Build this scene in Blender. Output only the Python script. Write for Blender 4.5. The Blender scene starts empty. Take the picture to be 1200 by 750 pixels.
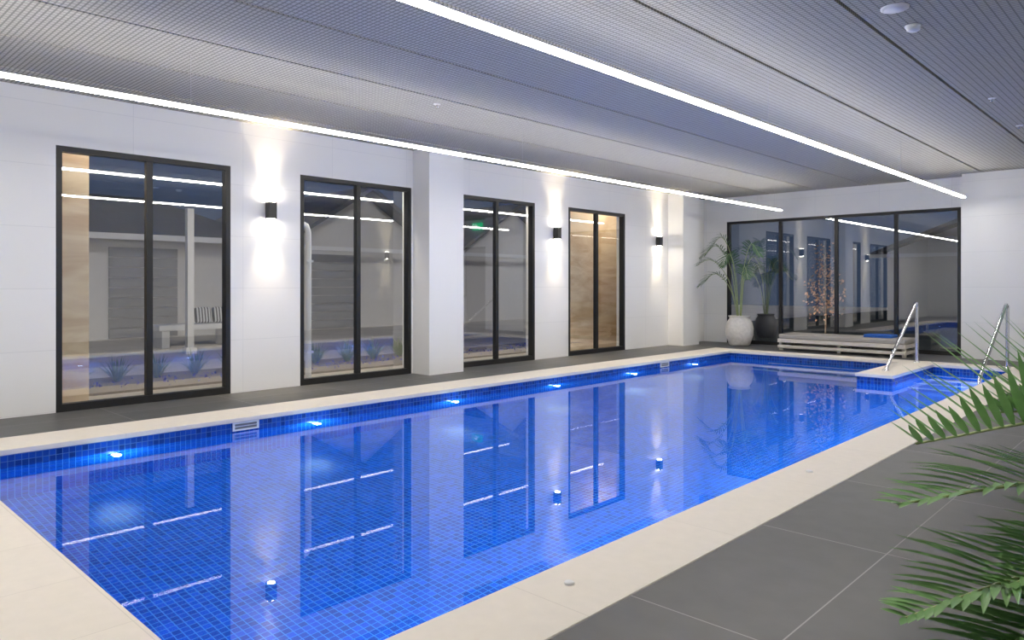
import bpy, bmesh, math, random
from mathutils import Vector, Matrix
random.seed(7)
S = bpy.context.scene
COL = S.collection
S.view_settings.view_transform = 'Standard'
S.view_settings.look = 'None'
S.view_settings.exposure = 0.0

# ------------------------------------------------------------------ helpers
class MB:
    def __init__(self): self.v=[]; self.f=[]; self.m=[]; self.mi=0; self.sm=[]
    def _add(self, vs, fs, smooth=False):
        o=len(self.v); self.v+= [tuple(p) for p in vs]
        for f in fs:
            self.f.append([i+o for i in f]); self.m.append(self.mi); self.sm.append(smooth)
    def box(self,x0,x1,y0,y1,z0,z1):
        vs=[(x0,y0,z0),(x1,y0,z0),(x1,y1,z0),(x0,y1,z0),(x0,y0,z1),(x1,y0,z1),(x1,y1,z1),(x0,y1,z1)]
        self._add(vs,[(0,3,2,1),(4,5,6,7),(0,1,5,4),(1,2,6,5),(2,3,7,6),(3,0,4,7)])
    def poly(self,pts): self._add(pts,[tuple(range(len(pts)))])
    def tube(self,path,r,seg=10,smooth=True):
        path=[Vector(p) for p in path]; n=len(path)
        if not hasattr(r,'__len__'): r=[r]*n
        vs=[]; fs=[]; prev=None
        for i,p in enumerate(path):
            t=(path[min(i+1,n-1)]-path[max(i-1,0)]).normalized()
            if prev is None:
                a=Vector((0,0,1)) if abs(t.z)<.9 else Vector((1,0,0))
                u=t.cross(a).normalized()
            else: u=(prev-t*prev.dot(t)).normalized()
            prev=u; w=t.cross(u)
            for k in range(seg):
                an=2*math.pi*k/seg
                vs.append(p+(u*math.cos(an)+w*math.sin(an))*r[i])
        for i in range(n-1):
            for k in range(seg):
                a=i*seg+k; b=i*seg+(k+1)%seg
                fs.append((a,b,b+seg,a+seg))
        self._add(vs,fs,smooth)
        self._add(vs[:seg],[tuple(reversed(range(seg)))]); self._add(vs[-seg:],[tuple(range(seg))])
    def lathe(self,prof,c=(0,0,0),seg=32,smooth=True):
        vs=[];fs=[]
        for (r,z) in prof:
            for k in range(seg):
                a=2*math.pi*k/seg; vs.append((c[0]+r*math.cos(a),c[1]+r*math.sin(a),c[2]+z))
        for i in range(len(prof)-1):
            for k in range(seg):
                a=i*seg+k;b=i*seg+(k+1)%seg
                fs.append((a,b,b+seg,a+seg))
        self._add(vs,fs,smooth)
        if prof[0][0]>1e-4: self._add(vs[:seg],[tuple(reversed(range(seg)))])
        if prof[-1][0]>1e-4: self._add(vs[-seg:],[tuple(range(seg))])
    def build(self,name,mats,parent=None,bevel=0,loc=None):
        me=bpy.data.meshes.new(name); me.from_pydata(self.v,[],self.f)
        if not isinstance(mats,(list,tuple)): mats=[mats]
        for m in mats: me.materials.append(m)
        for i,p in enumerate(me.polygons):
            p.material_index=self.m[i]; p.use_smooth=self.sm[i]
        me.update()
        o=bpy.data.objects.new(name,me); COL.objects.link(o)
        if parent: o.parent=parent
        if loc: o.location=loc
        if bevel:
            b=o.modifiers.new('bevel','BEVEL'); b.width=bevel; b.segments=3; b.limit_method='ANGLE'
        return o
def tag(o,label,cat=None,group=None,kind=None):
    if label: o['label']=label
    if cat: o['category']=cat
    if group: o['group']=group
    if kind: o['kind']=kind
    return o
def thing(name,label,cat,loc=(0,0,0),rz=0,group=None,kind=None):
    o=bpy.data.objects.new(name,None); COL.objects.link(o); o.empty_display_size=.1
    o.location=loc; o.rotation_euler=(0,0,rz)
    return tag(o,label,cat,group,kind)
def copy_tree(o,parent=None):
    c=o.copy(); COL.objects.link(c); c.parent=parent
    for ch in list(o.children): copy_tree(ch,c)
    return c
def light(kind,name,energy,color,parent=None,loc=(0,0,0),rot=(0,0,0),**kw):
    d=bpy.data.lights.new(name,kind); d.energy=energy; d.color=color
    for k,v in kw.items(): setattr(d,k,v)
    o=bpy.data.objects.new(name,d); COL.objects.link(o); o.location=loc; o.rotation_euler=rot
    if parent: o.parent=parent
    return o

# ------------------------------------------------------------------ materials
def new_mat(name):
    m=bpy.data.materials.new(name); m.use_nodes=True
    nt=m.node_tree; nt.nodes.clear()
    out=nt.nodes.new('ShaderNodeOutputMaterial')
    return m,nt,out
def N(nt,t,**kw):
    n=nt.nodes.new(t)
    for k,v in kw.items(): setattr(n,k,v)
    return n
def c4(c): return (c[0],c[1],c[2],1)
def pmat(name,col,rough=.5,metal=0,noise=0,nscale=8,bump=0,spec=.5):
    m,nt,out=new_mat(name)
    p=N(nt,'ShaderNodeBsdfPrincipled'); nt.links.new(p.outputs[0],out.inputs[0])
    p.inputs['Roughness'].default_value=rough; p.inputs['Metallic'].default_value=metal
    p.inputs['Specular IOR Level'].default_value=spec
    tc=N(nt,'ShaderNodeTexCoord'); nz=N(nt,'ShaderNodeTexNoise'); nz.inputs['Scale'].default_value=nscale
    nz.inputs['Detail'].default_value=4
    nt.links.new(tc.outputs['Object'],nz.inputs['Vector'])
    mx=N(nt,'ShaderNodeMix',data_type='RGBA')
    mx.inputs['A'].default_value=c4([c*(1-noise) for c in col]); mx.inputs['B'].default_value=c4([min(1,c*(1+noise)) for c in col])
    nt.links.new(nz.outputs[0],mx.inputs['Factor']); nt.links.new(mx.outputs['Result'],p.inputs['Base Color'])
    if bump:
        b=N(nt,'ShaderNodeBump'); b.inputs['Strength'].default_value=bump; b.inputs['Distance'].default_value=.02
        nt.links.new(nz.outputs[0],b.inputs['Height']); nt.links.new(b.outputs[0],p.inputs['Normal'])
    return m
def emat(name,col,strength):
    m,nt,out=new_mat(name)
    e=N(nt,'ShaderNodeEmission'); e.inputs[0].default_value=c4(col); e.inputs[1].default_value=strength
    nt.links.new(e.outputs[0],out.inputs[0]); return m
def gridmat(name,col,grout,size,gap,off=(.0137,.0137,.0137),var=.1,rough=.4,noise=.0,nscale=3,bump=.3,spec=.5):
    """tiles in world space: joints on the two axes lying in the face"""
    m,nt,out=new_mat(name); L=nt.links.new
    p=N(nt,'ShaderNodeBsdfPrincipled'); L(p.outputs[0],out.inputs[0])
    p.inputs['Roughness'].default_value=rough; p.inputs['Specular IOR Level'].default_value=spec
    g=N(nt,'ShaderNodeNewGeometry')
    s=N(nt,'ShaderNodeVectorMath',operation='SUBTRACT'); L(g.outputs['Position'],s.inputs[0]); s.inputs[1].default_value=off
    d=N(nt,'ShaderNodeVectorMath',operation='DIVIDE'); L(s.outputs[0],d.inputs[0]); d.inputs[1].default_value=size
    fr=N(nt,'ShaderNodeVectorMath',operation='FRACTION'); L(d.outputs[0],fr.inputs[0])
    fl=N(nt,'ShaderNodeVectorMath',operation='FLOOR'); L(d.outputs[0],fl.inputs[0])
    h=N(nt,'ShaderNodeVectorMath',operation='SUBTRACT'); L(fr.outputs[0],h.inputs[0]); h.inputs[1].default_value=(.5,.5,.5)
    ab=N(nt,'ShaderNodeVectorMath',operation='ABSOLUTE'); L(h.outputs[0],ab.inputs[0])
    na=N(nt,'ShaderNodeVectorMath',operation='ABSOLUTE'); L(g.outputs['True Normal'],na.inputs[0])
    sx=N(nt,'ShaderNodeSeparateXYZ'); L(ab.outputs[0],sx.inputs[0])
    sn=N(nt,'ShaderNodeSeparateXYZ'); L(na.outputs[0],sn.inputs[0])
    last=None
    for i in range(3):
        a=N(nt,'ShaderNodeMath',operation='GREATER_THAN'); L(sx.outputs[i],a.inputs[0]); a.inputs[1].default_value=.5-gap[i]/size[i]/2
        b=N(nt,'ShaderNodeMath',operation='LESS_THAN'); L(sn.outputs[i],b.inputs[0]); b.inputs[1].default_value=.6
        c=N(nt,'ShaderNodeMath',operation='MULTIPLY'); L(a.outputs[0],c.inputs[0]); L(b.outputs[0],c.inputs[1])
        if last is None: last=c
        else:
            q=N(nt,'ShaderNodeMath',operation='MAXIMUM'); L(last.outputs[0],q.inputs[0]); L(c.outputs[0],q.inputs[1]); last=q
    wn=N(nt,'ShaderNodeTexWhiteNoise',noise_dimensions='3D'); L(fl.outputs[0],wn.inputs['Vector'])
    nz=N(nt,'ShaderNodeTexNoise'); L(g.outputs['Position'],nz.inputs['Vector']); nz.inputs['Scale'].default_value=nscale; nz.inputs['Detail'].default_value=5
    mr=N(nt,'ShaderNodeMapRange'); L(wn.outputs['Value'],mr.inputs['Value']); mr.inputs['To Min'].default_value=1-var; mr.inputs['To Max'].default_value=1+var
    mr2=N(nt,'ShaderNodeMapRange'); L(nz.outputs[0],mr2.inputs['Value']); mr2.inputs['To Min'].default_value=1-noise; mr2.inputs['To Max'].default_value=1+noise
    mm=N(nt,'ShaderNodeMath',operation='MULTIPLY'); L(mr.outputs[0],mm.inputs[0]); L(mr2.outputs[0],mm.inputs[1])
    vs=N(nt,'ShaderNodeVectorMath',operation='SCALE'); vs.inputs[0].default_value=col; L(mm.outputs[0],vs.inputs['Scale'])
    mx=N(nt,'ShaderNodeMix',data_type='RGBA'); L(last.outputs[0],mx.inputs['Factor']); L(vs.outputs[0],mx.inputs['A']); mx.inputs['B'].default_value=c4(grout)
    L(mx.outputs['Result'],p.inputs['Base Color'])
    if bump:
        iv=N(nt,'ShaderNodeMath',operation='SUBTRACT'); iv.inputs[0].default_value=1; L(last.outputs[0],iv.inputs[1])
        b=N(nt,'ShaderNodeBump'); b.inputs['Strength'].default_value=bump; b.inputs['Distance'].default_value=.003
        L(iv.outputs[0],b.inputs['Height']); L(b.outputs[0],p.inputs['Normal'])
    return m
def glassmat(name,base=.10,tint=(.92,.95,.96)):
    m,nt,out=new_mat(name); L=nt.links.new
    lw=N(nt,'ShaderNodeLayerWeight'); lw.inputs[0].default_value=.5
    pw=N(nt,'ShaderNodeMath',operation='POWER'); L(lw.outputs['Facing'],pw.inputs[0]); pw.inputs[1].default_value=4
    ml=N(nt,'ShaderNodeMath',operation='MULTIPLY_ADD'); L(pw.outputs[0],ml.inputs[0]); ml.inputs[1].default_value=.95-base; ml.inputs[2].default_value=base
    t=N(nt,'ShaderNodeBsdfTransparent'); t.inputs[0].default_value=c4(tint)
    g=N(nt,'ShaderNodeBsdfGlossy'); g.inputs['Roughness'].default_value=0; g.inputs['Color'].default_value=(1,1,1,1)
    mx=N(nt,'ShaderNodeMixShader'); L(ml.outputs[0],mx.inputs[0]); L(t.outputs[0],mx.inputs[1]); L(g.outputs[0],mx.inputs[2])
    L(mx.outputs[0],out.inputs[0]); return m
def watermat():
    m,nt,out=new_mat('pool_water'); L=nt.links.new
    g=N(nt,'ShaderNodeBsdfGlass'); g.inputs['IOR'].default_value=1.5; g.inputs['Roughness'].default_value=0; g.inputs['Color'].default_value=(.95,.98,1,1)
    ge=N(nt,'ShaderNodeNewGeometry'); nz=N(nt,'ShaderNodeTexNoise'); nz.inputs['Scale'].default_value=1.1; nz.inputs['Detail'].default_value=1
    L(ge.outputs['Position'],nz.inputs['Vector'])
    b=N(nt,'ShaderNodeBump'); b.inputs['Strength'].default_value=.004; b.inputs['Distance'].default_value=.03
    L(nz.outputs[0],b.inputs['Height']); L(b.outputs[0],g.inputs['Normal']); L(g.outputs[0],out.inputs[0]); return m
def leafmat(name,c1,c2):
    m,nt,out=new_mat(name); L=nt.links.new
    p=N(nt,'ShaderNodeBsdfPrincipled'); p.inputs['Roughness'].default_value=.42
    ge=N(nt,'ShaderNodeNewGeometry'); nz=N(nt,'ShaderNodeTexNoise'); nz.inputs['Scale'].default_value=9
    L(ge.outputs['Position'],nz.inputs['Vector'])
    mx=N(nt,'ShaderNodeMix',data_type='RGBA'); mx.inputs['A'].default_value=c4(c1); mx.inputs['B'].default_value=c4(c2)
    L(nz.outputs[0],mx.inputs['Factor']); L(mx.outputs['Result'],p.inputs['Base Color'])
    tr=N(nt,'ShaderNodeBsdfTranslucent'); L(mx.outputs['Result'],tr.inputs[0])
    ms=N(nt,'ShaderNodeMixShader'); ms.inputs[0].default_value=.25; L(p.outputs[0],ms.inputs[1]); L(tr.outputs[0],ms.inputs[2])
    L(ms.outputs[0],out.inputs[0]); return m
def stripemat(name,a,b,scale):
    m,nt,out=new_mat(name); L=nt.links.new
    p=N(nt,'ShaderNodeBsdfPrincipled'); p.inputs['Roughness'].default_value=.9; L(p.outputs[0],out.inputs[0])
    tc=N(nt,'ShaderNodeTexCoord'); w=N(nt,'ShaderNodeTexWave',bands_direction='Y'); w.inputs['Scale'].default_value=scale
    L(tc.outputs['Object'],w.inputs['Vector'])
    gt=N(nt,'ShaderNodeMath',operation='GREATER_THAN'); L(w.outputs['Fac'],gt.inputs[0]); gt.inputs[1].default_value=.5
    mx=N(nt,'ShaderNodeMix',data_type='RGBA'); mx.inputs['A'].default_value=c4(a); mx.inputs['B'].default_value=c4(b)
    L(gt.outputs[0],mx.inputs['Factor']); L(mx.outputs['Result'],p.inputs['Base Color']); return m
def stonemat():
    m,nt,out=new_mat('sandstone'); L=nt.links.new
    p=N(nt,'ShaderNodeBsdfPrincipled'); p.inputs['Roughness'].default_value=.9; L(p.outputs[0],out.inputs[0])
    ge=N(nt,'ShaderNodeNewGeometry'); mp=N(nt,'ShaderNodeMapping'); mp.inputs['Rotation'].default_value=(.6,0,0); mp.inputs['Scale'].default_value=(.6,.6,2.4)
    L(ge.outputs['Position'],mp.inputs['Vector'])
    nz=N(nt,'ShaderNodeTexNoise'); nz.inputs['Scale'].default_value=1.5; nz.inputs['Detail'].default_value=5; nz.inputs['Distortion'].default_value=1.5
    L(mp.outputs[0],nz.inputs['Vector'])
    cr=N(nt,'ShaderNodeValToRGB'); cr.color_ramp.elements[0].color=(.64,.46,.28,1); cr.color_ramp.elements[0].position=.36; cr.color_ramp.elements[1].color=(.84,.70,.50,1); cr.color_ramp.elements[1].position=.64
    L(nz.outputs[0],cr.inputs[0]); L(cr.outputs[0],p.inputs['Base Color']); return m

M={}
M['wall']=gridmat('white_wall_tile',(.85,.845,.835),(.73,.73,.73),(1.2,1.2,.6),(.005,.005,.005),off=(.3,.37,.013),var=.012,rough=.55,bump=.1)
M['pilaster']=pmat('white_render',(.86,.855,.845),.6)
M['deck']=gridmat('dark_floor_tile',(.112,.110,.108),(.30,.29,.28),(.6,1.2,.5),(.006,.006,0),off=(-1.685,2.45,.1),var=.09,rough=.5,noise=.2,nscale=7,bump=.2,spec=.4)
M['coping']=gridmat('cream_coping_stone',(.87,.795,.695),(.74,.67,.58),(.6,1.2,.7),(.004,.004,0),off=(-1.685-.0,.98,.2),var=.02,rough=.6,noise=.05,nscale=14,bump=.1)
M['mosaic']=gridmat('blue_mosaic',(.001,.118,.60),(.06,.42,.88),(.046,.046,.046),(.0055,.0055,.0055),off=(.0137,.0137,.013),var=.28,rough=.25,bump=.1)
M['band']=gridmat('waterline_mosaic',(.006,.055,.34),(.08,.22,.5),(.046,.046,.046),(.004,.004,.004),off=(.0137,.0137,.0),var=.4,rough=.2,bump=.1)
M['nosing']=pmat('pale_step_tile',(.70,.80,.90),.35)
M['ceil']=gridmat('metal_mesh_ceiling',(.51,.493,.45),(.27,.263,.243),(.055,.038,1),(.010,.013,0),off=(.01,.01,.1),var=.04,rough=.9,bump=.3,spec=.1)
M['dark']=pmat('dark_void',(.02,.02,.022),.8)
M['frame']=pmat('black_aluminium',(.012,.012,.013),.45)
M['glass']=glassmat('window_glass',.22)
M['water']=watermat()
M['led']=emat('led_diffuser',(1.0,.96,.90),49)
M['ledup']=emat('led_uplight',(1.0,.96,.90),10)
M['alu']=pmat('brushed_aluminium',(.6,.6,.62),.35,.9)
M['steel']=pmat('stainless_steel',(.88,.88,.89),.13,1)
M['white']=pmat('white_paint',(.82,.82,.82),.45)
M['plastic']=pmat('white_plastic',(.85,.85,.84),.35)
M['black']=pmat('black_powdercoat',(.02,.02,.021),.4)
M['lamp']=emat('sconce_lens',(1,.9,.72),160)
M['fill_lens']=emat('palm_fill_lens',(1,.95,.86),30)  # glow of the added fill lights over the palm
M['poollamp']=emat('underwater_lens',(.6,.85,1),14)
M['leaf']=leafmat('palm_leaf',(.08,.205,.06),(.24,.41,.16))
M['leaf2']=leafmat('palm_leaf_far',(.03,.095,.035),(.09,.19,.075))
M['stem']=pmat('palm_stem',(.36,.42,.20),.5,noise=.2)
M['orange']=leafmat('orange_leaf',(.42,.20,.11),(.62,.40,.27))
M['bark']=pmat('bark',(.12,.08,.05),.9,noise=.3,nscale=20)
M['pot']=pmat('whitewashed_pot',(.74,.71,.67),.85,noise=.2,nscale=18,bump=.6)
M['potd']=pmat('dark_pot',(.05,.05,.055),.5,noise=.1)
M['soil']=pmat('soil',(.04,.03,.02),.95,noise=.4,nscale=30,bump=.6)
M['mattress']=pmat('pale_outdoor_fabric',(.38,.36,.33),.9,noise=.08,nscale=60)
M['blue_reflection']=pmat('pool_reflection_blue',(.03,.13,.50),.95,noise=.15,nscale=70,bump=.3)  # blue of the pool's reflection, given to a solid shape
M['lounge']=pmat('off_white_timber',(.64,.60,.54),.6,noise=.05)
M['paving']=gridmat('outside_paving',(.76,.70,.61),(.5,.46,.40),(.8,.8,.8),(.008,.008,.0),off=(.1,.1,.3),var=.05,rough=.8,noise=.1,nscale=5)
M['dark_ground']=pmat('darkened_ground',(.03,.04,.03),.95,noise=.4,nscale=30,bump=.4)  # darkness of the end window view put into the ground colour
M['grass']=leafmat('strap_leaf',(.16,.26,.07),(.44,.50,.24))
M['cover']=leafmat('reflection_purple',(.06,.06,.35),(.22,.2,.6))  # blue purple of the pool's reflection, put into leaves
M['bed']=pmat('pebble_mulch',(.30,.26,.22),.95,noise=.4,nscale=40,bump=.5)
M['house']=pmat('house_render',(.65,.63,.60),.85,noise=.04)
M['roof']=gridmat('roof_tiles',(.045,.05,.06),(.02,.02,.025),(.3,.3,.3),(.02,.02,.02),var=.15,rough=.7)
M['garage']=pmat('garage_door_grey',(.22,.22,.23),.6)
M['stone']=stonemat()
M['stripe']=stripemat('striped_cushion',(.75,.75,.75),(.05,.05,.06),5)
M['green']=emat('exit_green',(.02,.55,.22),2.5)
M['signw']=emat('exit_white',(.9,1,.95),3)
M['door']=pmat('door_grey',(.25,.25,.26),.5)

# ------------------------------------------------------------------ key dimensions
XW=-8.15; YF=14.7; ZC=3.15; WT=2.62; XR=1.5; YN=-3.0
PX0,PX1,PY0,PY1=-6.6,-2.08,.98,12.9
NX0,NX1,NY0=-3.62,-3.16,10.85
CX0,CX1,CY0,CY1=-7.12,-1.685,.5,13.3
ZWAT=-.13; ZBOT=-1.33
wins=[(2.06,3.82),(4.71,6.45),(7.31,9.06),(9.94,11.66)]
FX0,FX1=-7.6,-3.16

# ------------------------------------------------------------------ room shell
m=MB()
ys=[YN-.2]+[v for w in wins for v in w]+[YF+.2]
for i in range(0,len(ys),2): m.box(XW-.2,XW,ys[i],ys[i+1],-.2,3.4)
for a,b in wins: m.box(XW-.2,XW,a,b,WT,3.4); m.box(XW-.2,XW,a,b,-.2,0)
tag(m.build('wall_left',M['wall']),'long white tiled wall pierced by four black framed windows','wall',kind='structure')
m=MB()
m.box(XW,FX0,YF,YF+.2,-.2,3.4); m.box(FX1,XR,YF,YF+.2,-.2,3.4); m.box(FX0,FX1,YF,YF+.2,WT,3.4); m.box(FX0,FX1,YF,YF+.2,-.2,0)
tag(m.build('wall_far',M['wall']),'white tiled end wall around the wide four-panel window','wall',kind='structure')
m=MB(); m.box(XR,XR+.2,YN-.2,YF+.2,-.2,3.4)
tag(m.build('wall_right',M['wall']),'white wall behind the near palm','wall',kind='structure')
m=MB(); m.box(XW,XR,YN-.2,YN,-.2,3.4)
tag(m.build('wall_near',M['wall']),'white wall behind the viewpoint','wall',kind='structure')
for i,(a,b) in enumerate(((6.48,7.12),(13.2,13.84))):
    m=MB(); m.box(XW,-7.79,a,b,0,ZC)
    tag(m.build('trim_%d'%(i+1),M['pilaster']),('white pilaster between the second and third windows','white pilaster at the far corner beside the potted palm')[i],'pilaster',kind='structure')
m=MB(); m.box(-3.07,-1.62,14.34,YF,0,ZC)
tag(m.build('trim_3',M['wall']),'white tiled pier projecting right of the end window','pilaster',kind='structure')
m=MB()
m.box(XW,CX0,YN,YF,-.2,0); m.box(CX1,XR,YN,YF,-.2,0); m.box(CX0,CX1,YN,CY0,-.2,0); m.box(CX0,CX1,CY1,YF,-.2,0)
tag(m.build('floor',M['deck']),'dark grey large format tile deck around the pool','floor',kind='structure')
# ceiling: mesh strips with dark joints
m=MB()
seams=[XW,-7.58,-6.62,-5.66,-4.70,-3.735,-2.77,-1.80,-.84,.12,XR]
g=.014
for i in range(len(seams)-1):
    m.box(seams[i]+(g if i else 0),seams[i+1]-g,YN,YF,ZC,ZC+.03)
m.mi=1; m.box(XW,XR,YN,YF,ZC+.12,ZC+.25)
tag(m.build('ceiling',[M['ceil'],M['dark']]),'grey metal mesh ceiling panels with dark joints','ceiling',kind='structure')

def window(n,axis,a0,a1,pos,cuts,label):
    t=.055; d=.05
    def bx(m,u0,u1,z0,z1,dd=d):
        if axis=='x': m.box(pos-dd,pos+dd,u0,u1,z0,z1)
        else: m.box(u0,u1,pos-dd,pos+dd,z0,z1)
    m=MB(); bx(m,a0,a0+t,0,WT); bx(m,a1-t,a1,0,WT); bx(m,a0+t,a1-t,WT-t,WT); bx(m,a0+t,a1-t,0,t+.02)
    w=tag(m.build('window_%d'%n,M['frame']),label,'window',kind='structure')
    edges=[a0+t]+[c for c in cuts]+[a1-t]
    for c in cuts:
        m=MB(); bx(m,c-.032,c+.032,t+.02,WT-t,.035); m.build('mullion',M['frame'],w)
    for i in range(len(edges)-1):
        u0=edges[i]+(.032 if i else 0); u1=edges[i+1]-(.032 if i<len(edges)-2 else 0)
        m=MB()
        if axis=='x': m.poly([(pos,u0,t+.02),(pos,u1,t+.02),(pos,u1,WT-t),(pos,u0,WT-t)])
        else: m.poly([(u0,pos,t+.02),(u1,pos,t+.02),(u1,pos,WT-t),(u0,pos,WT-t)])
        m.build('pane',M['glass'],w)
wl=['first black framed two-pane window from the left','second black framed window, just before the pilaster','third black framed window, just past the pilaster','fourth black framed window with sandstone outside']
for i,(a,b) in enumerate(wins): window(i+1,'x',a,b,XW-.05,[(a+b)/2],wl[i])
window(5,'y',FX0,FX1,YF+.05,[-6.42,-5.30,-4.22],'wide four-panel black framed window in the end wall')
# door in end wall beyond the right edge, with exit sign above
m=MB(); m.box(-1.45,-1.39,YF-.03,YF,0,2.3); m.box(-.49,-.43,YF-.03,YF,0,2.3); m.box(-1.45,-.43,YF-.03,YF,2.3,2.36)
d=tag(m.build('door_1',M['frame']),'grey door with black frame in the end wall','door',kind='structure')
m=MB(); m.box(-1.39,-.49,YF-.02,YF,0.005,2.3); m.build('door_leaf',M['door'],d)
m=MB(); m.tube([(-1.3,YF-.02,1.0),(-1.3,YF-.07,1.0),(-1.18,YF-.07,1.0)],.01); m.build('door_handle',M['steel'],d)
e=thing('exit_sign','green illuminated running figure exit sign above the end wall door','sign',(-.94,YF-.03,2.86))
m=MB(); m.box(-.2,.2,-.025,.03,0,.2); m.build('sign_box',M['green'],e)
m=MB()
for (p,q,r) in (((.02,.13),(-.02,.08),.014),((-.02,.08),(.03,.05),.01),((.03,.05),(.02,.02),.01),((-.02,.08),(-.07,.05),.01),((.02,.13),(.07,.1),.009),((.02,.13),(-.04,.12),.009)):
    m.tube([(p[0],-.03,p[1]),(q[0],-.03,q[1])],r,6)
m.lathe([(.0,-.016),(.016,0),(0,.016)],(.03,-.03,.16),10)
m.box(.1,.105,-.032,-.026,.02,.18); m.box(.15,.155,-.032,-.026,.02,.18); m.box(.1,.155,-.032,-.026,.175,.18)
m.build('pictogram',M['signw'],e)

# ------------------------------------------------------------------ pool
pool=thing('swimming_pool','long rectangular blue mosaic swimming pool with cream stone coping','pool',(0,0,0))
P=[(PX0,PY0),(PX1,PY0),(PX1,PY1),(NX1,PY1),(NX1,NY0),(NX0,NY0),(NX0,PY1),(PX0,PY1)]
m=MB(); n=len(P)
m.poly([(p[0],p[1],ZBOT) for p in P])
for i in range(n):
    a=P[i]; b=P[(i+1)%n]
    m.poly([(b[0],b[1],ZBOT),(a[0],a[1],ZBOT),(a[0],a[1],-.18),(b[0],b[1],-.18)])
m.build('basin',M['mosaic'],pool)
m=MB()
for i in range(n):
    a=P[i]; b=P[(i+1)%n]
    m.poly([(b[0],b[1],-.18),(a[0],a[1],-.18),(a[0],a[1],-.035),(b[0],b[1],-.035)])
m.build('waterline_band',M['band'],pool)
m=MB(); m.poly([(p[0],p[1],ZWAT) for p in P]); m.build('water_surface',M['water'],pool)
m=MB()
e_=.02
m.box(CX0,PX0+e_,CY0,CY1,-.04,.004); m.box(PX1-e_,CX1,CY0,CY1,-.04,.004)
m.box(PX0+e_,PX1-e_,CY0,PY0+e_,-.04,.004); m.box(PX0+e_,PX1-e_,PY1-e_,CY1,-.04,.004)
m.box(NX0-e_,NX1+e_,NY0-e_,PY1-e_,-.04,.004)
m.build('coping',M['coping'],pool,bevel=.006)
for (xa,xb,nst) in ((NX1,PX1,4),(-5.7,NX0,3)):  # second flight is added, standing in for the lounger mirrored in the water
    for k in range(nst):
        m=MB(); m.box(xa,xb,PY1-.34*(k+1),PY1-.34*k,ZBOT,-.28-.25*k); st=m.build('step',M['mosaic'],pool)
        m=MB(); y=PY1-.34*(k+1); z=-.28-.25*k; m.box(xa,xb,y-.006,y+.07,z-.05,z+.006); m.build('step_nosing',M['nosing'],st)
for i,y in enumerate((2.10,3.98,5.86,7.74,9.62,11.5)):
    for side in (0,1):  # right-wall row is added, out of view, to light the pool evenly
        x=PX0 if side==0 else PX1; sg=1 if side==0 else -1
        z=-.31 if side==0 else -.5
        pl=MB()
        cs=[(math.cos(2*math.pi*k/24),math.sin(2*math.pi*k/24)) for k in range(24)]
        vs=[(x+sg*.012,y+.05*c,z+.05*s) for c,s in cs]
        vs2=[(x,y+.058*c,z+.058*s) for c,s in cs]
        pl._add(vs+vs2,[(k,(k+1)%24,(k+1)%24+24,k+24) for k in range(24)])
        pl._add([(x+sg*.010,v[1],v[2]) for v in vs],[tuple(range(24))])
        o=pl.build('pool_light',M['steel'],pool)
        l=MB(); l._add([(x+sg*.014,y+.034*c,z+.034*s) for c,s in cs],[tuple(range(24))]); l.build('lens',M['poollamp'],o)
        # domed lamp: throws light across the pool and back along its own wall
        light('POINT','underwater_lamp',13 if side==0 else 50,(.48,.80,1),o,(x+sg*.06,y,z),shadow_soft_size=.03)
for y0 in (3.11,10.45):
    y1=y0+.26; sk=MB()
    sk.box(PX0-.02,PX0+.012,y0,y1,-.120,-.106); sk.box(PX0-.02,PX0+.012,y0,y1,-.055,-.042); sk.box(PX0-.02,PX0+.012,y0,y0+.02,-.106,-.055); sk.box(PX0-.02,PX0+.012,y1-.02,y1,-.106,-.055)
    sk.box(PX0-.02,PX0+.009,y0+.02,y1-.02,-.083,-.077)
    so=sk.build('skimmer',M['plastic'],pool); f=MB(); f.box(PX0-.005,PX0+.004,y0+.02,y1-.02,-.106,-.055); f.build('skimmer_throat',M['garage'],so)

# deck anchor caps
for i,y in enumerate((2.36,4.88)):
    m=MB(); m.lathe([(.022,0),(.022,.006),(.018,.010),(0,.011)],(0,0,0),20)
    o=m.build('anchor_cap',M['plastic'],loc=(-1.93,y,.004))
    tag(o,('small round white cap on the right coping, nearest the viewer','small round white cap farther along the right coping')[i],'cap','caps on the coping')

# handrails
def rail(x,ytop,ybot,label,dive=0):
    t=thing('handrail',label,'handrail',(x,ytop,.004),group='pool entry handrails')
    dy=ybot-ytop; H=1.0
    sl=Vector((0,dy,-H-.02)).normalized()
    def bend(a,t_,b): return [a*(1-u)**2+t_*2*u*(1-u)+b*u*u for u in [k/8 for k in range(9)]]
    top=Vector((0,0,H)); a=Vector((0,0,H-.12)); b=top+sl*.14
    path=[Vector((0,0,0)),Vector((0,0,.5))]+bend(a,top,b)
    end=Vector((0,dy,0))
    if dive:
        path+=bend(end-sl*.12,end,end-Vector((0,0,.12)))+[Vector((0,dy,dive))]
    else: path+=[b.lerp(end,.5),end]
    m=MB(); m.tube(path,.024,12); m.build('rail_tube',M['steel'],t)
    for yy,zz in ((0,0),(dy,dive)):
        m=MB(); m.lathe([(.05,0),(.05,.006),(.03,.016),(.024,.02)],(0,yy,zz),20); m.build('flange',M['steel'],t)
    return t
rail(-3.42,13.02,11.45,'stainless steel handrail on the stone nib between lounger and steps')
rail(-2.2,13.05,11.2,'stainless steel handrail at the right pool edge, descending into the water',ZBOT-.004)

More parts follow.
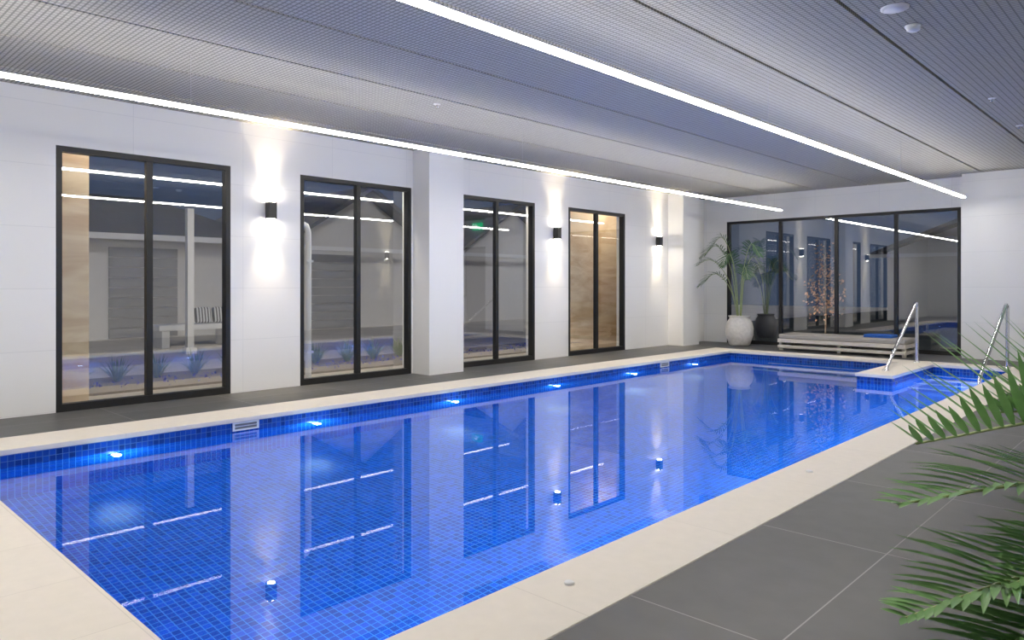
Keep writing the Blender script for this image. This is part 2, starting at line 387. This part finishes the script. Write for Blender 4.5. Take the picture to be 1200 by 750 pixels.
# ------------------------------------------------------------------ linear lights
YE=13.9
for i,x in enumerate((-6.05,-2.95)):
    t=thing('linear_light',('long suspended white linear light nearest the window wall','long suspended white linear light above the right pool edge')[i],'light',(x,0,2.695),group='suspended linear lights')
    m=MB(); m.box(-.024,.024,-2.5,YE,.020,.024); m.build('housing',M['white'],t)
    m=MB(); m.box(-.026,.026,-2.5,YE,0,.020); m.build('diffuser',M['led'],t)
    m=MB(); m.box(-.022,.022,-2.5,YE,.024,.028); m.build('upper_diffuser',M['ledup'],t)
    for y in (-1.5,2.5,6.5,10.5,13.6):
        m=MB(); m.tube([(0,y,.028),(0,y,ZC-2.695)],.0012,5); m.build('suspension_cable',M['alu'],t)
# two added ceiling lights, out of view, to brighten the near palm
dl=None
for i,(x,y) in enumerate(((-.35,2.6),(.6,5.2))):
    if dl is None:
        dl=thing('palm_fill','x','light',group='added ceiling fill lights')
        m=MB(); m.lathe([(.045,-.004),(.06,-.006),(.062,0)],(0,0,0),28); m.build('trim_ring',M['plastic'],dl)
        m=MB(); m.lathe([(0,-.003),(.045,-.003)],(0,0,0),24); m.build('lens',M['fill_lens'],dl)
        light('SPOT','palm_fill_lamp',170,(1,.95,.86),dl,(0,0,-.02),(0,0,0),spot_size=math.radians(50),spot_blend=.9,shadow_soft_size=.05)
        o=dl
    else: o=copy_tree(dl)
    o.location=(x,y,ZC); o['label']=('added ceiling fill light above the near palm','added ceiling fill light past the near palm')[i]

# ------------------------------------------------------------------ sconces
def sconce():
    t=thing('wall_sconce','x','sconce',(0,0,0),group='up and down wall sconces')
    m=MB(); m.box(.0,.012,-.04,.04,-.06,.06); m.build('backplate',M['black'],t)
    m=MB(); m.box(.012,.112,-.05,.05,-.1,.1); m.build('body',M['black'],t,bevel=.006)
    for s in (1,-1):
        m=MB(); m.lathe([(.044,0),(.044,.003)],(.062,0,s*.1015-.0015),20); m.build('lens',M['lamp'],t)
        rot=(0 if s<0 else math.pi,0,0)
        light('SPOT','sconce_core_lamp',70,(1,.84,.60),t,(.080,0,s*.115),rot,spot_size=math.radians(56),spot_blend=1.0,shadow_soft_size=.02)
        light('SPOT','sconce_wide_lamp',14,(1,.80,.52),t,(.105,0,s*.115),rot,spot_size=math.radians(72),spot_blend=1.0,shadow_soft_size=.04)
    return t
base=None
for (x,y,rz,lab) in ((XW,4.29,0,'black up-down sconce between the first and second windows'),(XW,9.57,0,'black up-down sconce between the third and fourth windows'),(XW,12.78,0,'black up-down sconce past the fourth window, nearest the far corner'),
               (XR,13.2,math.pi,'black up-down sconce on the right wall near its far end'),(XR,10.0,math.pi,'black up-down sconce midway along the right wall')):
    o=sconce() if base is None else copy_tree(base)
    if base is None: base=o
    o.location=(x,y,2.14); o.rotation_euler=(0,0,rz); o['label']=lab

# ------------------------------------------------------------------ ceiling fittings
t=thing('ceiling_speaker','round flat white ceiling speaker near the top right','speaker',(-1.56,5.42,ZC))
m=MB(); m.lathe([(.0,-.008),(.07,-.012),(.088,-.01),(.09,0)],(0,0,0),32); m.build('rim',M['plastic'],t)
m=MB(); m.lathe([(.0,-.014),(.068,-.014),(.068,-.011)],(0,0,0),32); m.build('grille',M['white'],t)
t=thing('smoke_detector','small domed white smoke detector beside the ceiling speaker','detector',(-1.57,5.89,ZC))
m=MB(); m.lathe([(.056,-.012),(.058,0)],(0,0,0),28); m.build('mount',M['plastic'],t)
m=MB(); m.lathe([(.0,-.045),(.03,-.043),(.046,-.032),(.05,-.012)],(0,0,0),28); m.build('dome',M['plastic'],t)
sp=None
for (x,y,lab) in ((-1.60,8.73,'tiny white ceiling sprinkler past the smoke detector'),(-1.64,10.45,'tiny white ceiling sprinkler at the right edge, farther along'),(-5.86,4.98,'tiny white ceiling sprinkler near the window wall light')):
    if sp is None:
        sp=thing('sprinkler','x','sprinkler',group='ceiling sprinklers')
        m=MB(); m.lathe([(.0,-.006),(.036,-.005),(.038,0)],(0,0,0),24); m.build('escutcheon',M['plastic'],sp)
        m=MB(); m.lathe([(.009,-.03),(.009,-.005)],(0,0,0),12); m.lathe([(0,-.036),(.018,-.034),(.018,-.030)],(0,0,0),16); m.build('head',M['steel'],sp)
        o=sp
    else: o=copy_tree(sp)
    o.location=(x,y,ZC); o['label']=lab

# ------------------------------------------------------------------ plants
def spline(pts,n):
    pts=[Vector(p) for p in pts]; q=[pts[0]*2-pts[1]]+pts+[pts[-1]*2-pts[-2]]
    out=[]; segs=len(pts)-1
    for i in range(n+1):
        u=i/n*segs; k=min(int(u),segs-1); u-=k
        a,b,c,d=q[k:k+4]
        out.append(.5*((2*b)+(c-a)*u+(2*a-5*b+4*c-d)*u*u+(3*b-a-3*c+d)*u**3))
    return out
def frond(pts,start=.3,L=.3,W=.022,n=26,droop=.25,r=.007,lift=.32,fwd=.55,rnd=random):
    m=MB(); C=spline(pts,48)
    m.mi=0; m.tube(C[::4]+([C[-1]] if (len(C)-1)%4 else []),[r*(1-.75*i/12)+.001 for i in range(len(C[::4]))],6)
    m.mi=1
    for k in range(n):
        u=start+(1-start)*(k+.5)/n
        i=min(int(u*48),47); p=C[i].lerp(C[i+1],u*48-i); T=(C[i+1]-C[i]).normalized()
        Sd=T.cross(Vector((0,0,1)))
        if Sd.length<.05: Sd=Vector((1,0,0))
        Sd.normalize(); Nn=Sd.cross(T).normalized()
        v=(u-start)/(1-start)
        l=L*(.45+.55*math.sin(math.pi*min(1,.15+.62*v)))*(1 if v<.6 else 1-.7*(v-.6)/.4)
        for s in (-1,1):
            d=(T*(fwd+.5*v)+Sd*s*(.9-.25*v)+Nn*(lift+rnd.uniform(-.12,.12))).normalized()
            ll=l*rnd.uniform(.88,1.08); wd=d.cross(Nn)
            if wd.length<.05: continue
            wd.normalize(); rows=[]; dr=droop*rnd.uniform(.7,1.3)
            for q,w in ((0,.35),(.2,.85),(.45,1),(.75,.7),(1,.03)):
                c=p+d*ll*q-Vector((0,0,1))*dr*ll*q*q
                rows.append((c+wd*W*.5*w,c-Nn*W*.16*w,c-wd*W*.5*w))
            vs=[x for rr in rows for x in rr]; fs=[]
            for j in range(4):
                for h in (0,1): a=j*3+h; fs.append((a,a+1,a+4,a+3))
            m._add(vs,fs,True)
    return m
# near palm
R=(.05,3.35,.42)
t=thing('potted_palm','large green palm in the right foreground, fronds hanging over the grey tiles','palm',(0,0,0))
m=MB(); m.lathe([(.0,0),(.15,0),(.17,.02),(.215,.38),(.225,.40),(.225,.42),(.2,.42),(.19,.36)],(R[0],R[1],0),36); m.build('pot',M['potd'],t)
m=MB(); m.lathe([(.192,.37),(.1,.385),(0,.39)],(R[0],R[1],0),24); m.build('soil',M['soil'],t)
near=[([R,(-.06,3.20,.70),(-.30,2.97,.82),(-.67,2.54,.75)],.34,.46,.02,1.0,.40),
      ([R,(-.04,3.28,.72),(-.22,3.12,.84),(-.50,2.85,.83)],.34,.36,.02,.9,.40),
      ([R,(-.10,3.12,.56),(-.35,2.79,.64),(-.67,2.35,.60)],.36,.32,.18,.45,.55),
      ([R,(-.10,3.06,.42),(-.36,2.62,.41),(-.61,2.20,.33)],.36,.31,.15,.5,.5),
      ([R,(-.08,3.00,.38),(-.30,2.56,.31),(-.50,2.20,.21)],.36,.31,.15,.5,.5),
      ([R,(-.04,2.98,.36),(-.20,2.58,.28),(-.37,2.24,.17)],.36,.31,.15,.5,.5),
      ([R,(-.03,3.08,.48),(-.20,2.76,.50),(-.40,2.40,.42)],.36,.32,.15,.6,.5),
      ([R,(.0,3.0,.42),(-.13,2.66,.38),(-.29,2.30,.28)],.36,.31,.15,.6,.5),
      ([R,(.12,3.45,.9),(.3,3.6,1.25),(.62,3.85,1.25)],.35,.3,.2,.4,.5),
      ([R,(.15,3.3,.85),(.4,3.15,1.1),(.8,2.95,.95)],.35,.3,.2,.4,.5),
      ([R,(.02,3.5,.85),(.06,3.85,1.1),(.1,4.25,1.0)],.35,.28,.2,.4,.5),
      ([R,(.1,3.25,.75),(.2,2.95,.95),(.3,2.5,.8)],.35,.3,.2,.4,.5)]
for pts,s,L,dr,li,fw in near: frond([(p[0]+random.uniform(-.03,.03) if i==0 else p[0],p[1],p[2]) for i,p in enumerate(pts)],s,L,.026,30,dr,.010,lift=li,fwd=fw).build('frond',[M['stem'],M['leaf']],t)
# far palms
def pot_palm(loc,label,potmat,az,sc=1,fol=1):
    t=thing('potted_palm',label,'palm',loc)
    m=MB(); m.lathe([(r*sc,z*sc) for r,z in [(0,0),(.16,0),(.2,.03),(.255,.2),(.265,.34),(.235,.46),(.19,.53),(.2,.56),(.215,.575),(.2,.585),(.175,.56),(.17,.5)]],(0,0,0),40); m.build('pot',potmat,t)
    m=MB(); m.lathe([(r*sc,z*sc) for r,z in [(.172,.5),(.09,.52),(0,.525)]],(0,0,0),24); m.build('soil',M['soil'],t)
    for (a,rr,hh) in az:
        a=math.radians(a); c,s=math.cos(a),math.sin(a)
        s2=s if s<0 else s*.7
        rr*=fol; b=.5*sc; hh=b+(hh-.5)*fol
        pts=[(c*.03,s2*.03,b),(c*rr*.22,s2*rr*.22,b+(hh-b)*.72),(c*rr*.6,s2*rr*.6,hh+.1),(c*rr*1.05,s2*rr*1.05,hh-.16)]
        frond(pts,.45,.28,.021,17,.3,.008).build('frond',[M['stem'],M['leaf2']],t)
    return t
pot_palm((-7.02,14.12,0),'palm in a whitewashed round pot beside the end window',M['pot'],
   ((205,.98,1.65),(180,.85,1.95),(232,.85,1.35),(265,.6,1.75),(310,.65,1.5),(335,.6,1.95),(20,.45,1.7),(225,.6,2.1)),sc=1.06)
pot_palm((-8.0,17.5,-.05),'palm in a dark round pot outside, standing in for a reflection in the end window',M['potd'],
   ((200,.6,1.5),(250,.5,1.7),(300,.6,1.5),(340,.6,1.8),(20,.6,1.6),(80,.5,1.8),(140,.6,1.7)))  # added plant in place of the potted palm mirrored in the glass

# ------------------------------------------------------------------ sun lounger
t=thing('sun_lounger','low off-white daybed with a thin grey cushion in front of the end window','lounger',(-4.87,13.97,0))
m=MB()
for y in (-.36,.32):
    m.box(-1.12,1.12,y,y+.04,.155,.225); m.box(-1.12,1.12,y,y+.04,.05,.105)
for x in (-1.12,1.08): m.box(x,x+.04,-.32,.32,.155,.225); m.box(x,x+.04,-.32,.32,.05,.105)
m.build('frame',M['lounge'],t,bevel=.005)
for x in (-1.11,-.03,1.05):
    for y in (-.315,.255):
        m=MB(); m.box(x,x+.06,y,y+.06,0,.19); m.build('leg',M['lounge'],t,bevel=.004)
m=MB()
for k in range(14): m.box(-1.04+k*.15,-.94+k*.15,-.32,.32,.195,.221)
m.build('slats',M['lounge'],t)
m=MB(); m.box(-1.11,1.11,-.35,.35,.227,.315); m.build('mattress',M['mattress'],t,bevel=.028)
m=MB(); m.box(-.24,.24,-.17,.17,0,.026); m.box(-.235,.235,-.17,.165,.028,.054)  # added blue shape where the glass reflects the pool
tag(m.build('blue_reflection',M['blue_reflection'],bevel=.012,loc=(-4.25,13.95,.316)),'folded blue shape standing in for the pool reflection, near the right end of the daybed','blue_reflection')

# ------------------------------------------------------------------ outside
m=MB(); m.box(-45,XW-.2,-15,YF+.2,-.25,-.05); m.box(-45,-12,YF+.2,45,-.25,-.05)
tag(m.build('paving',M['paving']),'pale paving outside the windows','paving',kind='structure')
m=MB(); m.box(-12,30,YF+.2,45,-.25,-.05)  # separate ground added dark, so the view stays dim
tag(m.build('dark_ground',M['dark_ground']),'ground outside the end window, coloured dark to dim the view','dark_ground',kind='structure')
m=MB(); m.box(-10.95,-9.45,1,14,-.06,-.02)
tag(m.build('garden_bed',M['bed']),'narrow pebble garden bed outside the window wall','garden bed',kind='structure')
def tuft():
    m=MB()
    for k in range(100):
        a=random.uniform(0,6.283); l=random.uniform(.20,.44); tl=random.uniform(.1,.75)
        d=Vector((math.cos(a),math.sin(a),0)); w=Vector((-d.y,d.x,0)); rows=[]
        for q,ww in ((0,.7),(.4,1),(.75,.7),(1,.05)):
            c=d*(.03+l*tl*q)+Vector((0,0,l*(q-.45*tl*q*q*1.3)))
            rows+= [c+w*.0065*ww,c-w*.0065*ww]
        m._add(rows,[(2*j,2*j+1,2*j+3,2*j+2) for j in range(3)],True)
    return m
w1='low grassy garden plant outside the first window, '; w2='low grassy garden plant outside the second window, '
od=['leftmost','second from the left','third from the left','fourth from the left','fifth from the left','sixth from the left']
gp=[(2.3+.52*k,w1+(od[k] if k<5 else 'rightmost')+' of six') for k in range(6)]+[(5.75+.56*k,w2+(od[k] if k<4 else 'rightmost')+' of five') for k in range(5)]
for y,lab in gp:
    tag(tuft().build('garden_plant',M['grass'],loc=(-10.4+random.uniform(-.08,.08),y,-.02)),lab,'plant','grassy plants in the garden bed')
m=MB()
for k in range(900):  # leaves added in place of the pool's blue reflected in the windows
    c=Vector((random.uniform(-9.9,-9.5),random.uniform(1.1,13.9),random.uniform(-.02,.07)))
    d=Vector((random.uniform(-1,1),random.uniform(-1,1),random.uniform(0,.8))).normalized(); w=d.cross(Vector((0,0,1))).normalized(); s=random.uniform(.03,.07)
    m._add([c,c+d*s*.5+w*s*.3,c+d*s,c+d*s*.5-w*s*.3],[(0,1,2,3)])
tag(m.build('reflection_leaves',M['cover']),'low blue purple leaves outside, standing in for the pool reflection in the windows','ground cover',kind='stuff')
# sandstone piers
for i,(a,b,lab) in enumerate(((1.2,2.60,'tan sandstone pier outside the first window'),(10.85,13.3,'tan sandstone pier outside the fourth window'))):
    m=MB(); m.box(-9.4,-9.0,a,b,-.05,3.4); tag(m.build('stone_pier',M['stone'],bevel=.01),lab,'pier','sandstone piers outside')
# warm fill lamps added outside, hidden above the window heads
for (x,y,z,e) in ((-8.42,2.9,3.25,42),(-8.42,12.0,3.25,48),(-8.6,5.6,3.25,120),(-8.6,8.6,3.25,80)):
    light('POINT','outside_fill_lamp',e,(1,.88,.70),None,(x,y,z),shadow_soft_size=.05)
# downpipe
t=thing('downpipe','white downpipe with an elbow outside the second window','downpipe',(-8.62,5.1,-.05))
m=MB(); m.tube([(0,0,0),(0,0,1.0),(0,0,2.0),(0,-.03,2.08),(0,-.12,2.12),(0,-.5,2.13)],.04,14); m.build('pipe',M['white'],t)
for z in (.4,1.6):
    m=MB(); m.box(-.05,.05,-.05,.05,z,z+.03); m.build('bracket',M['white'],t)
# veranda post
t=thing('veranda_post','slim white veranda post standing outside the first window','post',(-14,5.76,-.05))
m=MB(); m.box(-.06,.06,-.06,.06,0,2.75); m.build('post_shaft',M['white'],t)
m=MB(); m.box(-.1,.1,-.1,.1,0,.12); m.build('post_base',M['white'],t)
# bench with cushions, set outside in place of seating reflected in the glass
t=thing('stand_in_bench','low white bench beyond the first window, standing in for reflected seating','bench',(-15.6,6.5,-.05))
m=MB(); m.box(-.28,.28,-.8,.8,.36,.48); m.build('bench_top',M['white'],t,bevel=.02)
for y in (-.74,.58):
    m=MB(); m.box(-.25,.25,y,y+.16,0,.36); m.build('leg',M['white'],t,bevel=.015)
for y,lab in ((.22,'striped black and white cushion at the middle of the stand-in bench'),(.60,'striped black and white cushion at the right end of the stand-in bench')):
    m=MB(); m.box(-.06,.06,-.17,.17,-.17,.17); o=m.build('cushion',M['stripe'],bevel=.05,loc=(-15.66,6.5+y,.605)); o.rotation_euler=(0,-.2,0)
    tag(o,lab,'cushion','striped cushions on the stand-in bench')
# houses
def house(y0,y1,xf,eave,ridge,gable,label,gd=None,win=None,dep=8,rz=0,loc=(0,0)):
    t=thing('house',label,'house',(loc[0],loc[1],-.05),rz)
    m=MB(); m.box(xf-dep,xf,y0,y1,0,eave)
    yc=(y0+y1)/2
    if gable: m._add([(xf,y0,eave),(xf,y1,eave),(xf,yc,ridge-.12)],[(0,1,2)])
    m.build('wall',M['house'],t)
    m=MB(); o=.45; xc=xf-dep/2
    if gable:
        for s,ye in ((-1,y0-o),(1,y1+o)):
            ze=eave-.15
            vs=[(xf+o,ye,ze),(xf-dep-o,ye,ze),(xf-dep-o,yc,ridge),(xf+o,yc,ridge)]
            vs+= [(v[0],v[1],v[2]+.14) for v in vs]
            m._add(vs,[(0,1,2,3),(4,5,6,7),(0,1,5,4),(1,2,6,5),(2,3,7,6),(3,0,4,7)])
    else:
        ya,yb=y0-o,y1+o; hx=1.8
        vs=[(xf+o,ya,eave),(xf+o,yb,eave),(xf-dep-o,yb,eave),(xf-dep-o,ya,eave),(xc,ya+hx,ridge),(xc,yb-hx,ridge)]
        m._add(vs,[(0,1,5,4),(1,2,5),(2,3,4,5),(3,0,4),(0,3,2,1)])
    m.build('roof',M['roof'],t)
    m=MB(); m.box(xf+.40,xf+.52,y0-o,y1+o,eave-.12 if not gable else eave-.2,eave+.02 if not gable else eave-.08); m.build('gutter',M['white'],t)
    if gd:
        m=MB()
        for k in range(9): m.box(xf,xf+.04,gd[0],gd[1],.02+k*.245,.25+k*.245)
        m.build('garage_door',M['garage'],t)
    return t
house(2.5,9.6,-19,2.5,3.9,False,'low white house with dark hipped roof seen through the first window',(5.9,7.5))
house(10.6,15.8,-19,2.5,4.2,True,'white gabled house seen through the second window',(11.3,13.0))
house(17.2,22.5,-19,2.5,4.2,True,'white gabled house seen through the third window')
house(-4,3.5,0,2.5,4.0,True,'dark gabled house seen through the end window',rz=-math.pi/2,loc=(-4.6,29))
# orange leaved tree
t=thing('young_tree','young tree with sparse orange leaves outside the end window','tree',(-6.1,16.3,-.05))
m=MB(); m.tube([(0,0,0),(.02,0,.8),(-.01,.01,1.6),(.02,0,2.3)],[.02,.016,.012,.004],8)
for k in range(16):
    z=.55+k*.1; a=k*2.4; l=.42*(1-.35*k/16); m.tube([(0,0,z),(math.cos(a)*l*.5,math.sin(a)*l*.5,z+.12),(math.cos(a)*l,math.sin(a)*l,z+.2)],[.006,.004,.002],5)
m.build('trunk',M['bark'],t)
m=MB()
for k in range(400):
    a=random.uniform(0,6.28); z=random.triangular(.5,2.3,.9); r=random.uniform(.05,.44)*(1 if z<1.5 else .6)
    c=Vector((math.cos(a)*r,math.sin(a)*r,z)); d=Vector((random.uniform(-1,1),random.uniform(-1,1),random.uniform(-1,.5))).normalized(); w=d.orthogonal().normalized()
    s=random.uniform(.05,.09); m._add([c,c+d*s*.5+w*s*.35,c+d*s,c+d*s*.5-w*s*.35],[(0,1,2,3)])
fo=m.build('foliage',M['orange'],t)
light('SPOT','tree_uplight',90,(1,.9,.78),None,(-6.2,15.4,.1),(math.radians(125),0,0),spot_size=math.radians(75),spot_blend=.7)

# ------------------------------------------------------------------ world, dusk sky and fill sun
w=bpy.data.worlds.new('dusk'); S.world=w; w.use_nodes=True; nt=w.node_tree; nt.nodes.clear()
out=N(nt,'ShaderNodeOutputWorld'); bg=N(nt,'ShaderNodeBackground'); nt.links.new(bg.outputs[0],out.inputs[0])
tc=N(nt,'ShaderNodeTexCoord'); sx=N(nt,'ShaderNodeSeparateXYZ'); nt.links.new(tc.outputs['Generated'],sx.inputs[0])
cr=N(nt,'ShaderNodeValToRGB'); nt.links.new(sx.outputs[2],cr.inputs[0])
cr.color_ramp.elements[0].color=(.036,.056,.100,1); cr.color_ramp.elements[1].color=(.014,.028,.072,1); cr.color_ramp.elements[1].position=.6
nt.links.new(cr.outputs[0],bg.inputs[0]); bg.inputs[1].default_value=1.0
d=Vector((-.8,.1,-.5)).normalized()
sun=light('SUN','facade_fill_sun',.7,(1,.96,.95),None,(10,-5,12)); sun.data.angle=math.radians(12)  # fill sun added to light the house fronts outside
sun.rotation_euler=d.to_track_quat('-Z','Y').to_euler()

# ------------------------------------------------------------------ camera
cd=bpy.data.cameras.new('camera'); cam=bpy.data.objects.new('camera',cd); COL.objects.link(cam)
cam.location=(0,0,1.25); cam.rotation_euler=(math.radians(90),0,math.radians(43.77))
cd.sensor_width=36; cd.lens=25.62; cd.shift_y=-41/1200; cd.clip_start=.05
S.camera=cam
